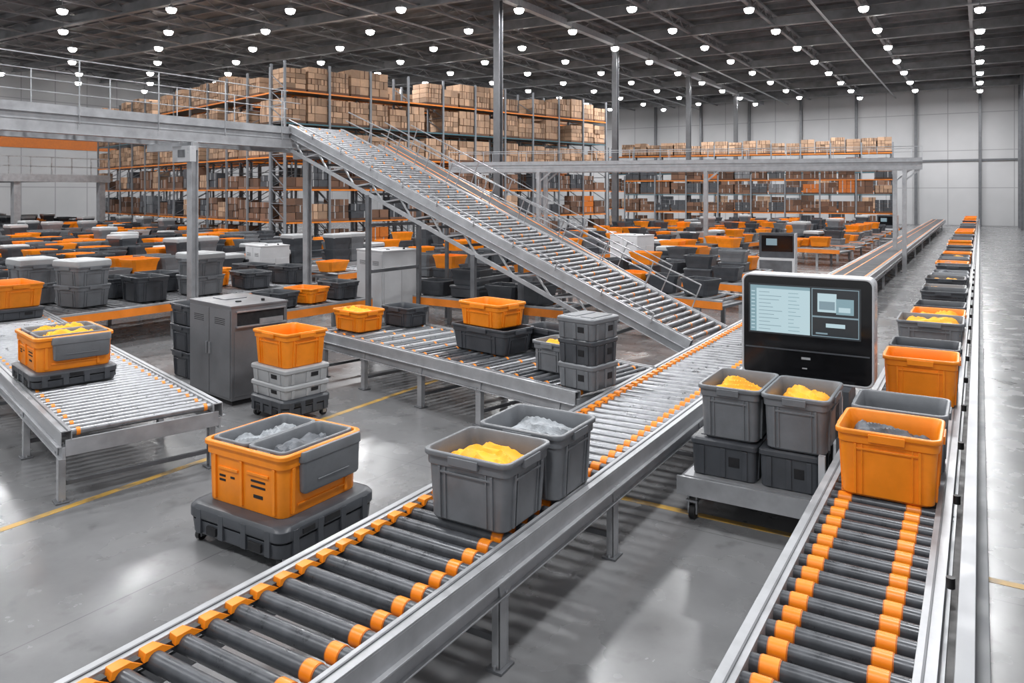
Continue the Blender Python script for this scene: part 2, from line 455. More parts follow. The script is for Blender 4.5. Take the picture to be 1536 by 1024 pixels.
J0 = Vector((-6.2, 17.2, .87)); J1 = Vector((-15.2, 17.9, 4.9))
conveyor('incline_conveyor', (J0.x, J0.y), (J1.x, J1.y), 1.1, J0.z, J1.z, spacing=.25, r=.04, roll='roller_s', belt_from=.2, bevel=0, seg=8)
b = Bd()
d = (J1 - J0).normalized(); L2 = (J1 - J0).length
y = Vector((0, 0, 1)).cross(d).normalized(); z = d.cross(y)
for o in (-.56, .56):
    for hh in (.35, .7):
        b.bar(J0 + d * .5 + y * o + z * hh, J1 + y * o + z * hh, .022, .022, 'steel')
    x = .5
    while x < L2:
        b.bar(J0 + d * x + y * o - z * .1, J0 + d * x + y * o + z * .7, .022, .022, 'steel'); x += 1.3
for x in (3.5, 7.0):
    for o in (-.5, .5):
        p = J0 + d * x + y * o
        b.bar((p.x, p.y, 0), (p.x, p.y, p.z - .25), .08, .08, 'paint_d')
b.obj('incline_guard_rail', 0)

EX = -15.95
conveyor('elevated_conveyor', (EX, -4), (EX, 13.8), 1.7, 5.15, spacing=.4, r=.04, roll='roller_s', bevel=0, seg=8)
b = Bd()
YE = 15.8
for sg in (-1, 1):
    xx = EX + sg * .8
    b.box(xx - .05, xx + .05, -4, YE, 4.62, 4.84, 'paint')
    b.box(xx - .09, xx + .09, -4, YE, 4.60, 4.62, 'paint')
    for hh in (5.6, 6.05):
        b.bar((xx + sg * .1, -4, hh), (xx + sg * .1, YE if sg < 0 else 13.7, hh), .022, .022, 'steel')
    yy = -3.5
    while yy < (YE if sg < 0 else 13.7):
        b.bar((xx + sg * .1, yy, 4.8), (xx + sg * .1, yy, 6.05), .022, .022, 'steel'); yy += 1.7
b.box(EX - .85, EX + .85, 13.85, YE, 5.0, 5.15, 'paint')
for py in (3.5, 11.0, 15.5):
    xx = EX + (.8 if py < 14 else -.3)
    b.box(xx - .085, xx + .085, py - .09, py - .07, 0, 4.6, 'paint')
    b.box(xx - .085, xx + .085, py + .07, py + .09, 0, 4.6, 'paint')
    b.box(xx - .015, xx + .015, py - .07, py + .07, 0, 4.6, 'paint')
    b.box(xx - .2, xx + .2, py - .2, py + .2, 0, .03, 'paint_d')
    b.box(EX - .8, EX + .9, py - .07, py + .07, 4.42, 4.6, 'paint')
b.box(EX + .50, EX + 1.12, 10.7, 10.86, 4.15, 4.5, 'white')
b.box(EX + .7, EX + .95, 10.69, 10.70, 4.25, 4.42, 'paint_d')
b.obj('elevated_platform_frame', .006)

F0 = Vector((-23, 32)); F1 = Vector((-2.4, 38.5))
conveyor('elevated_conveyor', (F0.x, F0.y), (F1.x, F1.y), 1.8, 5.0, spacing=.5, r=.04, roll='roller_s', bevel=0, seg=6)
b = Bd()
fd = (F1 - F0).normalized(); fn = Vector((-fd.y, fd.x)); FL = (F1 - F0).length
for sg in (-1, 1):
    a = F0 + fn * sg * .85; c = F1 + fn * sg * .85
    b.bar((a.x, a.y, 4.58), (c.x, c.y, 4.58), .12, .18, 'paint')
    b.bar((a.x, a.y, 5.5), (c.x, c.y, 5.5), .03, .03, 'steel')
    t = 0
    while t < FL:
        q = a + fd * t
        b.bar((q.x, q.y, 4.7), (q.x, q.y, 5.5), .025, .025, 'steel'); t += 1.8
    for t in (4.6, 12.5, 20.9):
        q = a + fd * t
        b.bar((q.x, q.y, 0), (q.x, q.y, 4.49), .17, .17, 'paint')
        b.bar((q.x, q.y, 4.0), (q.x + fd.x * .6, q.y + fd.y * .6, 4.5), .07, .07, 'paint')
b.obj('elevated_platform_frame', 0)

# ------------------------------------------------------------ totes in the foreground
def one_tote(x, y, z, L, W, H, k, deg=0, contents=None, seed=0, name='storage_tote', r=.07, fill=.62):
    b = Bd(); tote(b, Matrix.Identity(4), L, W, H, k, 2, contents=contents, seed=seed, r=r, fill=fill)
    return b.obj(name, .003, XF(x, y, z, deg))
zc = .850
one_tote(-3.42, 5.23, zc, .82, .72, .56, 'grey', 0, 'cloth_y', 1, fill=.79)
one_tote(-3.38, 5.99, zc, .84, .74, .58, 'grey', 0, 'cloth_w', 2, fill=.80)
one_tote(-.67, 7.50, zc, .82, .76, .58, 'orange', 0, 'cloth_b', 3, fill=.78)
one_tote(-.65, 8.32, zc, .82, .74, .58, 'grey')
one_tote(-.63, 10.95, zc, .84, .74, .58, 'orange', 1)
one_tote(-.63, 11.75, zc, .84, .74, .58, 'dark')
one_tote(-.70, 14.6, zc, .98, 1.0, .52, 'grey', 0, 'cloth_y', 5, fill=.85)
q = [('orange', .4), ('dark', .4), ('dark', .5), ('grey', .45), ('dark', .5), ('grey', .45), ('grey', .4), ('dark', .5), ('orange', .5), ('grey', .5), ('dark', .5), ('orange', .5), ('dark', .5)]
yq = 16.4
b = Bd()
i = 0
while yq < 84:
    k, h = q[i] if i < len(q) else (random.choice(['orange', 'orange', 'dark', 'orange', 'grey']), random.choice([.45, .55]))
    cont = random.choice([None, 'cloth_y', 'cloth_b']) if yq < 40 else None
    tote(b, XF(-.70 + random.uniform(-.04, .04), yq, zc, random.uniform(-2, 2)), .88, .95, h, k, 2 if yq < 35 else 1, contents=cont, seed=i, fill=.75)
    yq += random.choice([1.15, 1.3, 1.7]); i += 1
b.obj('tote_queue', 0)

def orange_module_on(b, T, L=1.02, W=.95, H=.55, cl='cloth_w', cr_='cloth_b', fill=.70):
    old = b.T; b.T = old @ T
    r = .09; n = 5
    b.loft([rr(L * .93, W * .93, r, 0, n), rr(L * .94, W * .94, r, .02, n), rr(L - .05, W - .05, r, H - .14, n), rr(L - .015, W - .015, r, H - .135, n), rr(L - .01, W - .01, r, H - .05, n),
            rr(L + .03, W + .03, r, H - .045, n), rr(L + .03, W + .03, r, H - .01, n), rr(L + .01, W + .01, r, H, n), rr(L - .05, W - .05, r, H, n), rr(L - .06, W - .06, r, H - .02, n), rr(L * .9, W * .9, r, .04, n)], 'orange')
    def face(sg, axis, pos, w, z0, z1, out, k):
        A = (W if axis == 'y' else L)
        g = lambda zz: A * .47 + (A * .03 - .025) * (zz / (H - .14))
        side_rib(b, axis, sg, pos, w, z0, z1, g(z0), g(z1), out, k)
    t = H / .56
    for sg in (-1, 1):
        face(sg, 'y', -L * .36, .035, .03, H - .14, .02, 'orange'); face(sg, 'y', -L * .02, .035, .03, H - .14, .02, 'orange')
        face(sg, 'y', L * .38, .035, .03, H - .14, .02, 'orange')
        for (pp, ww, za, zb_) in ((-L * .27, .09, .24, .26), (-L * .27, .09, .20, .22), (-L * .14, .06, .24, .26), (L * .18, .20, .27, .29), (L * .18, .20, .22, .24), (L * .18, .13, .13, .16)):
            face(sg, 'y', pp, ww, za * t, zb_ * t, .005, 'slot')
        face(sg, 'y', -L * .19, .28, .31 * t, .335 * t, .014, 'orange'); face(sg, 'y', L * .18, .3, .33 * t, .355 * t, .014, 'orange')
        face(sg, 'x', -W * .36, .035, .03, H - .14, .02, 'orange'); face(sg, 'x', W * .3, .035, .03, .16, .02, 'orange')
        face(sg, 'x', 0, W * .6, .08, .10, .014, 'orange')
    for sx in (-1, 1):
        tote(b, Matrix.Translation((sx * (L * .228), 0, .045)), L * .455, W * .90, H - .03, 'grey', 2, .9, contents=(cl if sx < 0 else cr_), seed=11 + sx, r=.06, fill=fill)
    old2 = b.T; b.T = old2 @ Matrix.Translation((L / 2 - .005, W * .08, -.03))
    b.loft([rr(.06, W * .68, .03, H * .36, 5), rr(.085, W * .72, .04, H * .40, 5), rr(.10, W * .74, .045, H - .08, 5), rr(.115, W * .77, .05, H - .075, 5), rr(.115, W * .77, .05, H - .0, 5), rr(.10, W * .75, .045, H + .02, 5)], 'grey')
    b.box(.045, .056, -W * .2, W * .2, H * .52, H * .54, 'grey')
    b.T = old2
    b.T = old

def rugged_base(b, T, L, W, H, castors=True, zb=.09):
    old = b.T; b.T = old @ T
    n = 5; r = .11
    z0 = zb if castors else 0
    Hh = (H - z0)
    b.loft([rr(L - .10, W - .10, r, z0, n), rr(L - .05, W - .05, r, z0 + .02, n), rr(L - .03, W - .03, r, z0 + Hh * .48, n)], 'dark')
    b.loft([rr(L - .08, W - .08, r, z0 + Hh * .48, n), rr(L - .08, W - .08, r, z0 + Hh * .54, n)], 'slot')
    b.loft([rr(L - .02, W - .02, r, z0 + Hh * .54, n), rr(L, W, r, z0 + Hh * .58, n), rr(L, W, r, z0 + Hh * .86, n), rr(L - .05, W - .05, r, H - .01, n), rr(L - .14, W - .14, r, H, n)], 'dark')
    for sg in (-1, 1):
        for f in (-.36, -.12, .12, .36):
            a = sg * (W / 2 + .004)
            b.box(f * L - .035, f * L + .035, min(a, a - sg * .05), max(a, a - sg * .05), z0 + .03, z0 + Hh * .85, 'dark')
            a = sg * (L / 2 + .004)
            b.box(min(a, a - sg * .05), max(a, a - sg * .05), f * W - .035, f * W + .035, z0 + .03, z0 + Hh * .85, 'dark')
        a = sg * (W / 2 - .006)
        b.box(-L * .27, -L * .17, a - .012, a + .012, z0 + Hh * .15, z0 + Hh * .4, 'slot')
        b.box(L * .17, L * .3, a - .012, a + .012, z0 + Hh * .15, z0 + Hh * .4, 'slot')
        a = sg * (L / 2 - .006)
        b.box(a - .012, a + .012, -W * .08, W * .08, z0 + Hh * .62, z0 + Hh * .82, 'slot')
        b.box(a - .015, a + .015, -W * .3, -W * .18, z0 + Hh * .62, z0 + Hh * .78, 'slot')
    if castors:
        for sx in (-1, 1):
            for sy in (-1, 1):
                cx, cy = sx * (L / 2 - .10), sy * (W / 2 - .10)
                b.cyl((cx - .025, cy, .055), (cx + .025, cy, .055), .055, 'black', 16)
                b.box(cx - .04, cx - .028, cy - .03, cy + .03, .04, zb + .02, 'steel'); b.box(cx + .028, cx + .04, cy - .03, cy + .03, .04, zb + .02, 'steel')
    b.T = old

b = Bd()
rugged_base(b, Matrix.Identity(4), 1.36, 1.28, .40)
orange_module_on(b, XF(-.02, .02, .40), 1.14, 1.06, .60, fill=.80)
b.obj('tote_transport_robot', .003, XF(-6.06, 5.46, 0, 0))
b = Bd()
rugged_base(b, Matrix.Identity(4), 1.22, 1.06, .22, castors=False)
orange_module_on(b, XF(0, 0, .22), 1.12, .96, .46, 'cloth_y', 'cloth_y', .84)
b.obj('tote_carrier_module', .003, XF(-11.05, 5.95, zc, -14))

# ------------------------------------------------------------ cabinets
def cabinet(name, x, y, deg, L, W, H, body='cabinet', open_side=True, bevel=.006):
    b = Bd()
    b.box(-L / 2, L / 2, -W / 2, W / 2, .08, H - .03, body)
    b.box(-L / 2 - .015, L / 2 + .015, -W / 2 - .015, W / 2 + .015, H - .03, H, body)
    b.box(-L / 2 + .03, L / 2 - .03, -W / 2 + .03, W / 2 - .03, 0, .08, 'slot')
    for sx in (-1, 1):
        xa = sx * .01; xb = sx * (L / 2 - .03)
        b.box(min(xa, xb), max(xa, xb), -W / 2 - .014, -W / 2, .12, H - .08, body)
        b.box(sx * .05 - .012, sx * .05 + .012, -W / 2 - .045, -W / 2 - .014, H * .48, H * .60, 'steel')
        for k in range(4):
            zz = H * .80 + k * .03
            b.box(sx * L * .25 - L * .12, sx * L * .25 + L * .12, -W / 2 - .0155, -W / 2 - .0135, zz, zz + .012, 'slot')
    if open_side:
        b.box(L / 2, L / 2 + .004, -W / 2 + .10, W / 2 - .06, H - .34, H - .10, 'slot')
        b.box(L / 2 + .004, L / 2 + .03, -W / 2 + .08, W / 2 - .04, H - .115, H - .09, 'steel')
        b.box(L / 2 + .004, L / 2 + .05, -W / 2 + .08, W / 2 - .04, H - .36, H - .335, 'steel')
        b.box(L / 2 + .004, L / 2 + .04, -.02, W / 2 - .1, H - .33, H - .25, 'steel')
    b.box(L / 2, L / 2 + .012, -W / 2 + .05, -.01, .14, H - .42, body)
    b.box(L / 2, L / 2 + .012, .01, W / 2 - .05, .14, H - .42, body)
    b.box(-L * .35, -L * .05, -W * .2, W * .2, H, H + .012, body)
    b.cyl((L * .2, -W * .15, H), (L * .2, -W * .15, H + .015), .05, 'slot', 16)
    b.cyl((L * .32, W * .2, H), (L * .32, W * .2, H + .04), .03, 'black', 12)
    return b.obj(name, bevel, XF(x, y, 0, deg))
cabinet('electrical_cabinet', -10.95, 8.85, -10, 1.42, 1.02, 1.62)
cabinet('electrical_cabinet', -13.7, 16.0, -14, 1.2, 1.2, 1.95, 'cabinet_l', False)
cabinet('electrical_cabinet', -11.6, 28, -14, 1.3, 1.1, 1.85, 'cabinet_l', False)
cabinet('electrical_cabinet', -20.2, 17.5, -14, 1.1, 1.0, 1.75, 'cabinet_l', False)

# ------------------------------------------------------------ tote stacks
def stack(name, x, y, z, deg, spec):
    b = Bd(); zz = 0
    for (kind, L, W, H, k) in spec:
        if kind == 't': tote(b, XF(0, 0, zz), L, W, H, k, 2)
        elif kind == 'c': closed_crate(b, XF(0, 0, zz), L, W, H, k)
        elif kind == 'r': rugged_base(b, XF(0, 0, zz), L, W, H, True)
        elif kind == 'y': tote(b, XF(0, 0, zz), L, W, H, k, 2, contents='cloth_y', seed=x, fill=.8)
        zz += H - .012
    return b.obj(name, .003, XF(x, y, z, deg))
stack('tote_stack', -9.2, 8.42, 0, -8, [('r', .98, .86, .36, 'dark'), ('c', .94, .82, .22, 'light'), ('c', .94, .82, .26, 'light'), ('t', .92, .80, .54, 'orange')])
stack('tote_stack', -12.75, 9.35, 0, -10, [('t', .8, .7, .5, 'dark'), ('t', .82, .72, .5, 'dark'), ('t', .82, .72, .4, 'dark')])
stack('tote_stack', -12.6, 10.4, 0, -10, [('t', .8, .7, .5, 'dark'), ('t', .82, .72, .5, 'dark')])
stack('storage_tote', -10.15, 11.0, zc, -10, [('y', .85, .66, .40, 'orange')])
stack('storage_tote', -9.75, 11.9, zc, -10, [('t', .85, .60, .38, 'dark')])
stack('tote_stack', -6.95, 10.75, zc, -12, [('t', 1.30, .74, .42, 'dark'), ('t', .98, .70, .40, 'orange')])
stack('storage_tote', -6.1, 11.3, zc, -12, [('t', .9, .6, .38, 'dark')])
stack('storage_tote', -5.30, 10.05, zc, -12, [('y', .64, .62, .44, 'grey')])
stack('tote_stack', -4.54, 9.42, zc, -10, [('c', .60, .62, .34, 'grey'), ('c', .60, .62, .34, 'dark'), ('c', .62, .64, .30, 'grey')])

# ------------------------------------------------------------ control cart with kiosk
b = Bd()
x0, x1, y0, y1 = -2.72, -1.27, 7.86, 10.75
for xx in (x0, x1 - .08):
    b.box(xx, xx + .08, y0, y1, .33, .45, 'paint')
for yy in (y0, y1 - .08, 9.2):
    b.box(x0 + .08, x1 - .08, yy, yy + .08, .33, .45, 'paint')
b.box(x0 + .04, x1 - .04, y0 + .04, y1 - .04, .45, .47, 'paint')
b.box(x0 - .02, x1 + .02, y0 - .03, y0, .28, .47, 'paint')
for xx in (x0 + .12, x1 - .14):
    for yy in (y0 + .1, y1 - .1):
        b.cyl((xx - .03, yy, .075), (xx + .03, yy, .075), .075, 'black', 18)
        b.box(xx - .05, xx - .035, yy - .035, yy + .035, .06, .33, 'steel'); b.box(xx + .035, xx + .05, yy - .035, yy + .035, .06, .33, 'steel')
        b.box(xx - .06, xx + .06, yy - .06, yy + .06, .19, .21, 'steel')
b.box(x1 - .07, x1 - .01, 8.98, 9.04, .47, 1.30, 'white')
b.box(x1 - .07, x1 - .01, 7.90, 7.96, .47, .90, 'white')
b.box(x0 + .01, x0 + .07, 8.98, 9.04, .47, 1.30, 'white')
b.box(x0 + .01, x1 - .01, 8.99, 9.03, 1.24, 1.30, 'white')
b.box(-2.55, -1.35, 10.0, 10.6, .47, 1.05, 'dark')
b.box(-2.45, -1.45, 9.97, 10.0, .55, .98, 'slot')
kx0, kx1, kz0, kz1, ky = -2.70, -1.10, 1.05, 2.40, 10.30
cxk, czk = (kx0 + kx1) / 2, (kz0 + kz1) / 2
Tk = Matrix.Translation((cxk, ky, czk)) @ Matrix.Rotation(math.pi / 2, 4, 'X')
b.T = Tk
w_, h_ = kx1 - kx0, kz1 - kz0
b.loft([rr(w_, h_, .10, -.32, 6), rr(w_, h_, .10, 0, 6), rr(w_ - .02, h_ - .02, .09, .012, 6), rr(w_ - .05, h_ - .05, .08, .012, 6), rr(w_ - .055, h_ - .055, .08, -.005, 6)], 'white')
b.loft([rr(w_ - .055, h_ - .055, .08, -.01, 6), rr(w_ - .055, h_ - .055, .08, .005, 6)], 'bezel')
sx0, sx1, sy0, sy1 = -w_ / 2 + .09, w_ / 2 - .15, -.10, h_ / 2 - .13
b.box(sx0, sx1, sy0, sy1, .003, .008, 'scr2')
mid = sx0 + (sx1 - sx0) * .57
b.box(sx0 + .02, mid - .01, sy0 + .02, sy1 - .02, .008, .010, 'scr1')
b.box(sx0 + .02, mid - .01, sy1 - .06, sy1 - .02, .010, .011, 'scr3')
b.box(sx0 + .02, sx0 + .10, sy0 + .02, sy1 - .06, .010, .0105, 'scr3')
for i in range(12):
    yy = sy1 - .11 - i * .048
    if yy < sy0 + .05: break
    b.box(sx0 + .13, sx0 + .13 + random.uniform(.12, .30), yy, yy + .007, .010, .011, 'scr4')
    b.box(sx0 + .50, sx0 + .50 + random.uniform(.05, .16), yy, yy + .007, .010, .011, 'scr3')
    b.box(sx0 + .035, sx0 + .08, yy, yy + .014, .0105, .011, 'scr1')
b.box(mid + .01, sx1 - .02, sy0 + .02, sy1 - .02, .008, .009, 'scr4')
b.box(mid + .02, sx1 - .03, sy0 + .03, sy0 + .26, .009, .010, 'scr2')
b.box(mid + .02, sx1 - .03, sy0 + .28, sy1 - .03, .009, .010, 'scr2')
b.box(mid + .08, sx1 - .28, sy0 + .33, sy1 - .08, .010, .011, 'scr1')
b.box(mid + .10, sx1 - .30, sy0 + .36, sy1 - .18, .011, .0115, 'scr4')
b.box(mid + .30, sx1 - .08, sy0 + .31, sy1 - .14, .011, .012, 'scr3')
b.box(mid + .33, sx1 - .12, sy0 + .34, sy0 + .40, .012, .0125, 'scr1')
b.box(mid + .18, sx1 - .18, sy0 + .14, sy0 + .19, .010, .011, 'scr1')
b.box(mid + .06, mid + .2, sy0 + .05, sy0 + .07, .010, .011, 'scr4')
b.box(-w_ / 2 + .05, w_ / 2 - .05, -h_ / 2 + .38, -h_ / 2 + .395, .005, .02, 'dark')
b.box(-.05, .06, -h_ / 2 + .28, -h_ / 2 + .31, .005, .007, 'light')
b.box(-.04, .02, -h_ / 2 + .16, -h_ / 2 + .175, .005, .007, 'light')
b.T = Matrix.Identity(4)
b.obj('control_kiosk_cart', .004)
zcart = .47
b = Bd(); closed_crate(b, Matrix.Identity(4), .70, .92, .40, 'dark'); b.obj('storage_crate', .003, XF(-2.29, 8.42, zcart))
b = Bd(); closed_crate(b, Matrix.Identity(4), .60, .92, .40, 'dark'); b.obj('storage_crate', .003, XF(-1.63, 8.42, zcart))
one_tote(-2.23, 8.40, zcart + .408, .66, .94, .56, 'grey', 0, 'cloth_y', 6, fill=.76)
one_tote(-1.565, 8.36, zcart + .408, .66, .94, .56, 'grey', 0, 'cloth_y', 8, fill=.76)

# ------------------------------------------------------------ sorting tables
def table(b, x0, y0, x1, y1, w, z=.85, detail=True, side='orange_b'):
    a = Vector((x0, y0, 0)); c = Vector((x1, y1, 0)); d = (c - a); L = d.length; d.normalize()
    ang = math.degrees(math.atan2(d.y, d.x))
    old = b.T; b.T = XF(x0, y0, 0, ang)
    h = w / 2
    for sg in (-1, 1):
        b.box(0, L, min(sg * h, sg * (h - .04)), max(sg * h, sg * (h - .04)), z - .22, z - .04, side)
        b.box(0, L, min(sg * h, sg * (h - .10)), max(sg * h, sg * (h - .10)), z - .04, z, 'paint')
        x = .4
        while x < L:
            b.box(x - .05, x + .05, sg * (h - .08) - .04, sg * (h - .08) + .04, 0, z - .2, 'paint'); x += 2.4
    b.box(0, L, -h + .05, h - .05, z - .2, z - .14, 'paint_d')
    x = .15
    while x < L:
        b.cyl((x, -h + .1, z - .05), (x, h - .1, z - .05), .045, 'roller_s', 6); x += .2 if detail else .34
    b.T = old

b = Bd()
table(b, -18.3, 4.0, -17.9, 16.5, 3.0)
b.obj('sorting_table', 0)
b = Bd()
table(b, -13.9, 11.6, -13.6, 14.6, 1.3)
b.obj('sorting_table', 0)
def lidded(b, T, n=2, detail=2, L=.85, W=.75, kk='grey', lid='light'):
    z = 0
    for i in range(n):
        tote(b, T @ XF(0, 0, z), L, W, .5, kk, detail); z += .44
    old = b.T; b.T = old @ T
    b.loft([rr(L * .98, W * .98, .05, z + .04, 3), rr(L, W, .05, z + .08, 3), rr(L * .98, W * .98, .05, z + .17, 3), rr(L * .9, W * .9, .05, z + .2, 3)], lid)
    b.T = old
b = Bd()
for (x, y, n, kk) in ((-17.8, 10.0, 2, 'grey'), (-17.3, 12.8, 2, 'grey'), (-19.2, 9.6, 2, 'grey')):
    lidded(b, XF(x, y, .85, random.uniform(-15, 5)), n, 2, .98, .85, kk)
b.obj('lidded_tote_stack', 0)
b = Bd()
tote(b, XF(-17.5, 8.3, 1.08, -8), 1.35, .9, .5, 'orange', 2)
closed_crate(b, XF(-17.5, 8.3, .85, -8), 1.35, .9, .24, 'dark')
b.obj('tote_stack', 0)
b = Bd()
for (x, y, k, h) in ((-18.7, 11.3, 'dark', .5), (-17.4, 11.3, 'dark', .6), (-17.3, 14.4, 'dark', .45), (-18.6, 14.0, 'orange', .5), (-18.6, 15.6, 'dark', .5), (-17.3, 15.8, 'dark', .5), (-17.3, 6.6, 'dark', .5), (-18.8, 12.6, 'dark', .5)):
    tote(b, XF(x, y, .85, random.uniform(-12, 12)), 1.05, .8, h, k, 2)
for (x, y, k, h) in ((-13.8, 12.2, 'dark', .36), (-13.8, 13.15, 'orange', .36), (-13.7, 14.1, 'dark', .42)):
    tote(b, XF(x, y, .85, random.uniform(-8, 8)), .9, .7, h, k, 2)
b.obj('storage_tote_row', 0)

def scatter(bt, x0, y0, x1, y1, w, z=.85, dens=.8, step=1.15, det=1, hi=.25, sc=1.0):
    a = Vector((x0, y0)); c = Vector((x1, y1)); d = c - a; L = d.length; d.normalize(); n = Vector((-d.y, d.x))
    ang = math.degrees(math.atan2(d.y, d.x))
    t = .5
    while t < L - .4:
        for o in ((-w / 4, w / 4) if w > 1.6 else (0,)):
            if random.random() < dens:
                p = a + d * (t + random.uniform(-.08, .08)) + n * (o + random.uniform(-.05, .05))
                k = random.choices(['dark', 'grey', 'orange', 'light'], [5.2, 2.2, 3.8, .3])[0]
                T = XF(p.x, p.y, z, ang + random.uniform(-14, 14))
                rnd = random.random()
                if rnd < hi * .28: lidded(bt, T, random.choice([1, 2]), det, .85, .72, random.choice(['grey', 'dark']))
                elif rnd < hi * 1.6:
                    closed_crate(bt, T, .92 * sc, .72, .3, random.choice(['dark', 'grey', 'dark']), detail=1)
                    tote(bt, T @ XF(0, 0, .295), .92 * sc, .72, .4, k, det)
                else:
                    tote(bt, T, random.uniform(.8, 1.0) * sc, .72, random.uniform(.3, .48), k, det)
        t += step
bt = Bd(); tb = Bd()
for i in range(17):
    X = -21.6 - 2.6 * i
    ys = max(3.5, -X / 2.35)
    ye = 25.5 if X > -31 else 27 + (-31 - X) * .24
    if ye - ys < 2.5: continue
    sh = (ye - ys) * .02
    table(tb, X, ys, X + sh, ye, 2.05, detail=False, side=random.choice(['orange_b', 'paint', 'orange_b']))
    scatter(bt, X, ys, X + sh, ye, 2.05, dens=.97, step=.97, hi=.34)
for (x0, y0, x1, y1, w) in ((-21.6, 28, -19.0, 42, 2.1), (-18.9, 24, -16.0, 42, 2.1), (-16.2, 22.5, -13.4, 40, 2.1), (-13.3, 31.5, -11.0, 44, 2.1), (-24.4, 29.0, -23.8, 33.5, 1.5),
                            (-21, 46, -18, 62, 2.2), (-18, 46, -15, 62, 2.2), (-15, 47, -12.6, 64, 2.2), (-12, 48, -10, 66, 2.2), (-12.8, 21.0, -8.9, 20.4, 1.6),
                            (-18.6, 18.4, -18.3, 22.8, 1.6), (-15.5, 19.4, -10.2, 18.9, 1.3), (-12.4, 16.0, -8.0, 15.85, 1.1)):
    table(tb, x0, y0, x1, y1, w, detail=False)
    scatter(bt, x0, y0, x1, y1, w, dens=.92, step=1.0, hi=.25)
for (x0, y0, x1, y1, w) in ((-10.8, 24.0, -5.6, 22.9, 1.6), (-10.4, 27.0, -6.2, 26.2, 1.7), (-12.0, 30.6, -8.4, 30.0, 2.1), (-10.6, 33.5, -8.4, 33.2, 1.8), (-9.2, 40, -5.4, 39.4, 2.2), (-8.8, 43.2, -5.2, 42.7, 2.2), (-8.6, 46.4, -5.2, 46.1, 2.2), (-8.0, 49.5, -5.2, 49.3, 2.2), (-7.8, 52.6, -5.2, 52.4, 2.2), (-7.6, 56, -5.2, 56, 2.2), (-7.6, 59.4, -5.2, 59.4, 2.2), (-8.8, 66, -5.2, 66, 2.2),
                            (-8.6, 19.8, -5.2, 19.2, 1.5)):
    table(tb, x0, y0, x1, y1, w, detail=False)
    scatter(bt, x0, y0, x1, y1, w, dens=.92, step=1.0, hi=.2)
tb.obj('sorting_table_field', 0)
bt.obj('storage_tote_field', 0)

def station(x, y, deg=0):
    b = Bd()
    b.box(-.75, .75, -.45, .45, .0, .10, 'paint_d')
    b.box(-.7, .7, -.4, .4, .10, .85, 'cabinet_l')
    b.box(-.62, .62, -.415, -.40, .18, .78, 'paint_d')
    b.box(-.7, .7, .05, .30, .85, 1.85, 'dark')
    b.box(-.60, .60, .035, .05, 1.1, 1.75, 'bezel')
    b.box(-.42, 0, .03, .035, 1.35, 1.62, 'scr4')
    b.box(.7, .74, -.4, .35, .1, 1.85, 'white')
    b.obj('control_station', .01, XF(x, y, 0, deg))
station(-7.0, 32.0, 5); station(-5.9, 63.0, -5)

# ------------------------------------------------------------ racks
def rack(b, origin, ang, L, depth, levels, top, bay=2.7, bh=1.25, carton_from=3, dens=.94):
    old = b.T; b.T = XF(origin[0], origin[1], 0, ang)
    nb = int(round(L / bay)); bay = L / nb
    for i in range(nb + 1):
        x = i * bay
        for y in (0, depth):
            b.box(x - .06, x + .06, y - .05, y + .05, 0, top, 'rack')
        z = .3
        while z < top - 1.0:
            b.bar((x, 0, z), (x, depth, z + .8), .04, .04, 'rack'); b.bar((x, 0, z), (x, depth, z), .04, .04, 'rack')
            z += .87
    for li, z in enumerate(levels):
        bm = 'orange_b' if (li != len(levels) - 2) else 'teal'
        for y in (0, depth):
            b.box(0, L, y - .04, y + .04, z - .10, z - .02, bm)
        b.box(0, L, .02, depth - .02, z - .05, z - .02, 'paint_d')
        for i in range(nb):
            npal = 2
            for p in range(npal):
                if random.random() > dens: continue
                cx = i * bay + bay * (p + .5) / npal; pw = bay / npal * .9
                b.box(cx - pw / 2, cx + pw / 2, .05, depth - .05, z, z + .12, 'carton_d')
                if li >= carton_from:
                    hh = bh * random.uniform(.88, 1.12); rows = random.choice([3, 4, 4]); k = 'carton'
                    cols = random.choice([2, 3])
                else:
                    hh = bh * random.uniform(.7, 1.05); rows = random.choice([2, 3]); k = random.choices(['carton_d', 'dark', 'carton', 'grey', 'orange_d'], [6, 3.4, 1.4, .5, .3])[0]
                    cols = 2
                for r_ in range(rows):
                    if r_ == rows - 1 and random.random() < .25: continue
                    for c_ in range(cols):
                        xa = cx - pw / 2 + pw * c_ / cols; xb = xa + pw / cols - .025
                        za = z + .12 + (hh - .12) * r_ / rows; zb = za + (hh - .12) / rows - .02
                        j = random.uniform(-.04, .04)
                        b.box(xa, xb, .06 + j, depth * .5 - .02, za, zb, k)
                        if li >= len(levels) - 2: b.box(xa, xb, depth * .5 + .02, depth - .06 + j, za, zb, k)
                        if random.random() < .5:
                            b.box((xa + xb) / 2 - .03, (xa + xb) / 2 + .03, .06 + j - .004, .06 + j, za, zb, 'carton_d' if k == 'carton' else 'light')
    b.T = old
levels = [.25, 1.95, 3.70, 5.45, 7.20, 8.90]
CR = (-31.0, 28.0)
b = Bd()
rack(b, CR, 75.5, 26.5, 1.5, levels, 10.4, bh=1.35)
o2 = Vector(CR) + Vector((-.968, .25)) * 4.0 + Vector((.25, .968)) * 2.2
rack(b, (o2.x, o2.y), 75.5, 24.5, 1.5, levels[2:], 10.4, dens=.9, carton_from=1, bh=1.35)
o3 = Vector(CR) + Vector((-.968, .25)) * 8.5 + Vector((.25, .968)) * 2.2
rack(b, (o3.x, o3.y), 75.5, 24.5, 1.5, levels[3:], 10.4, carton_from=0, bh=1.35)
b.obj('pallet_rack_aisle', 0)
b = Bd()
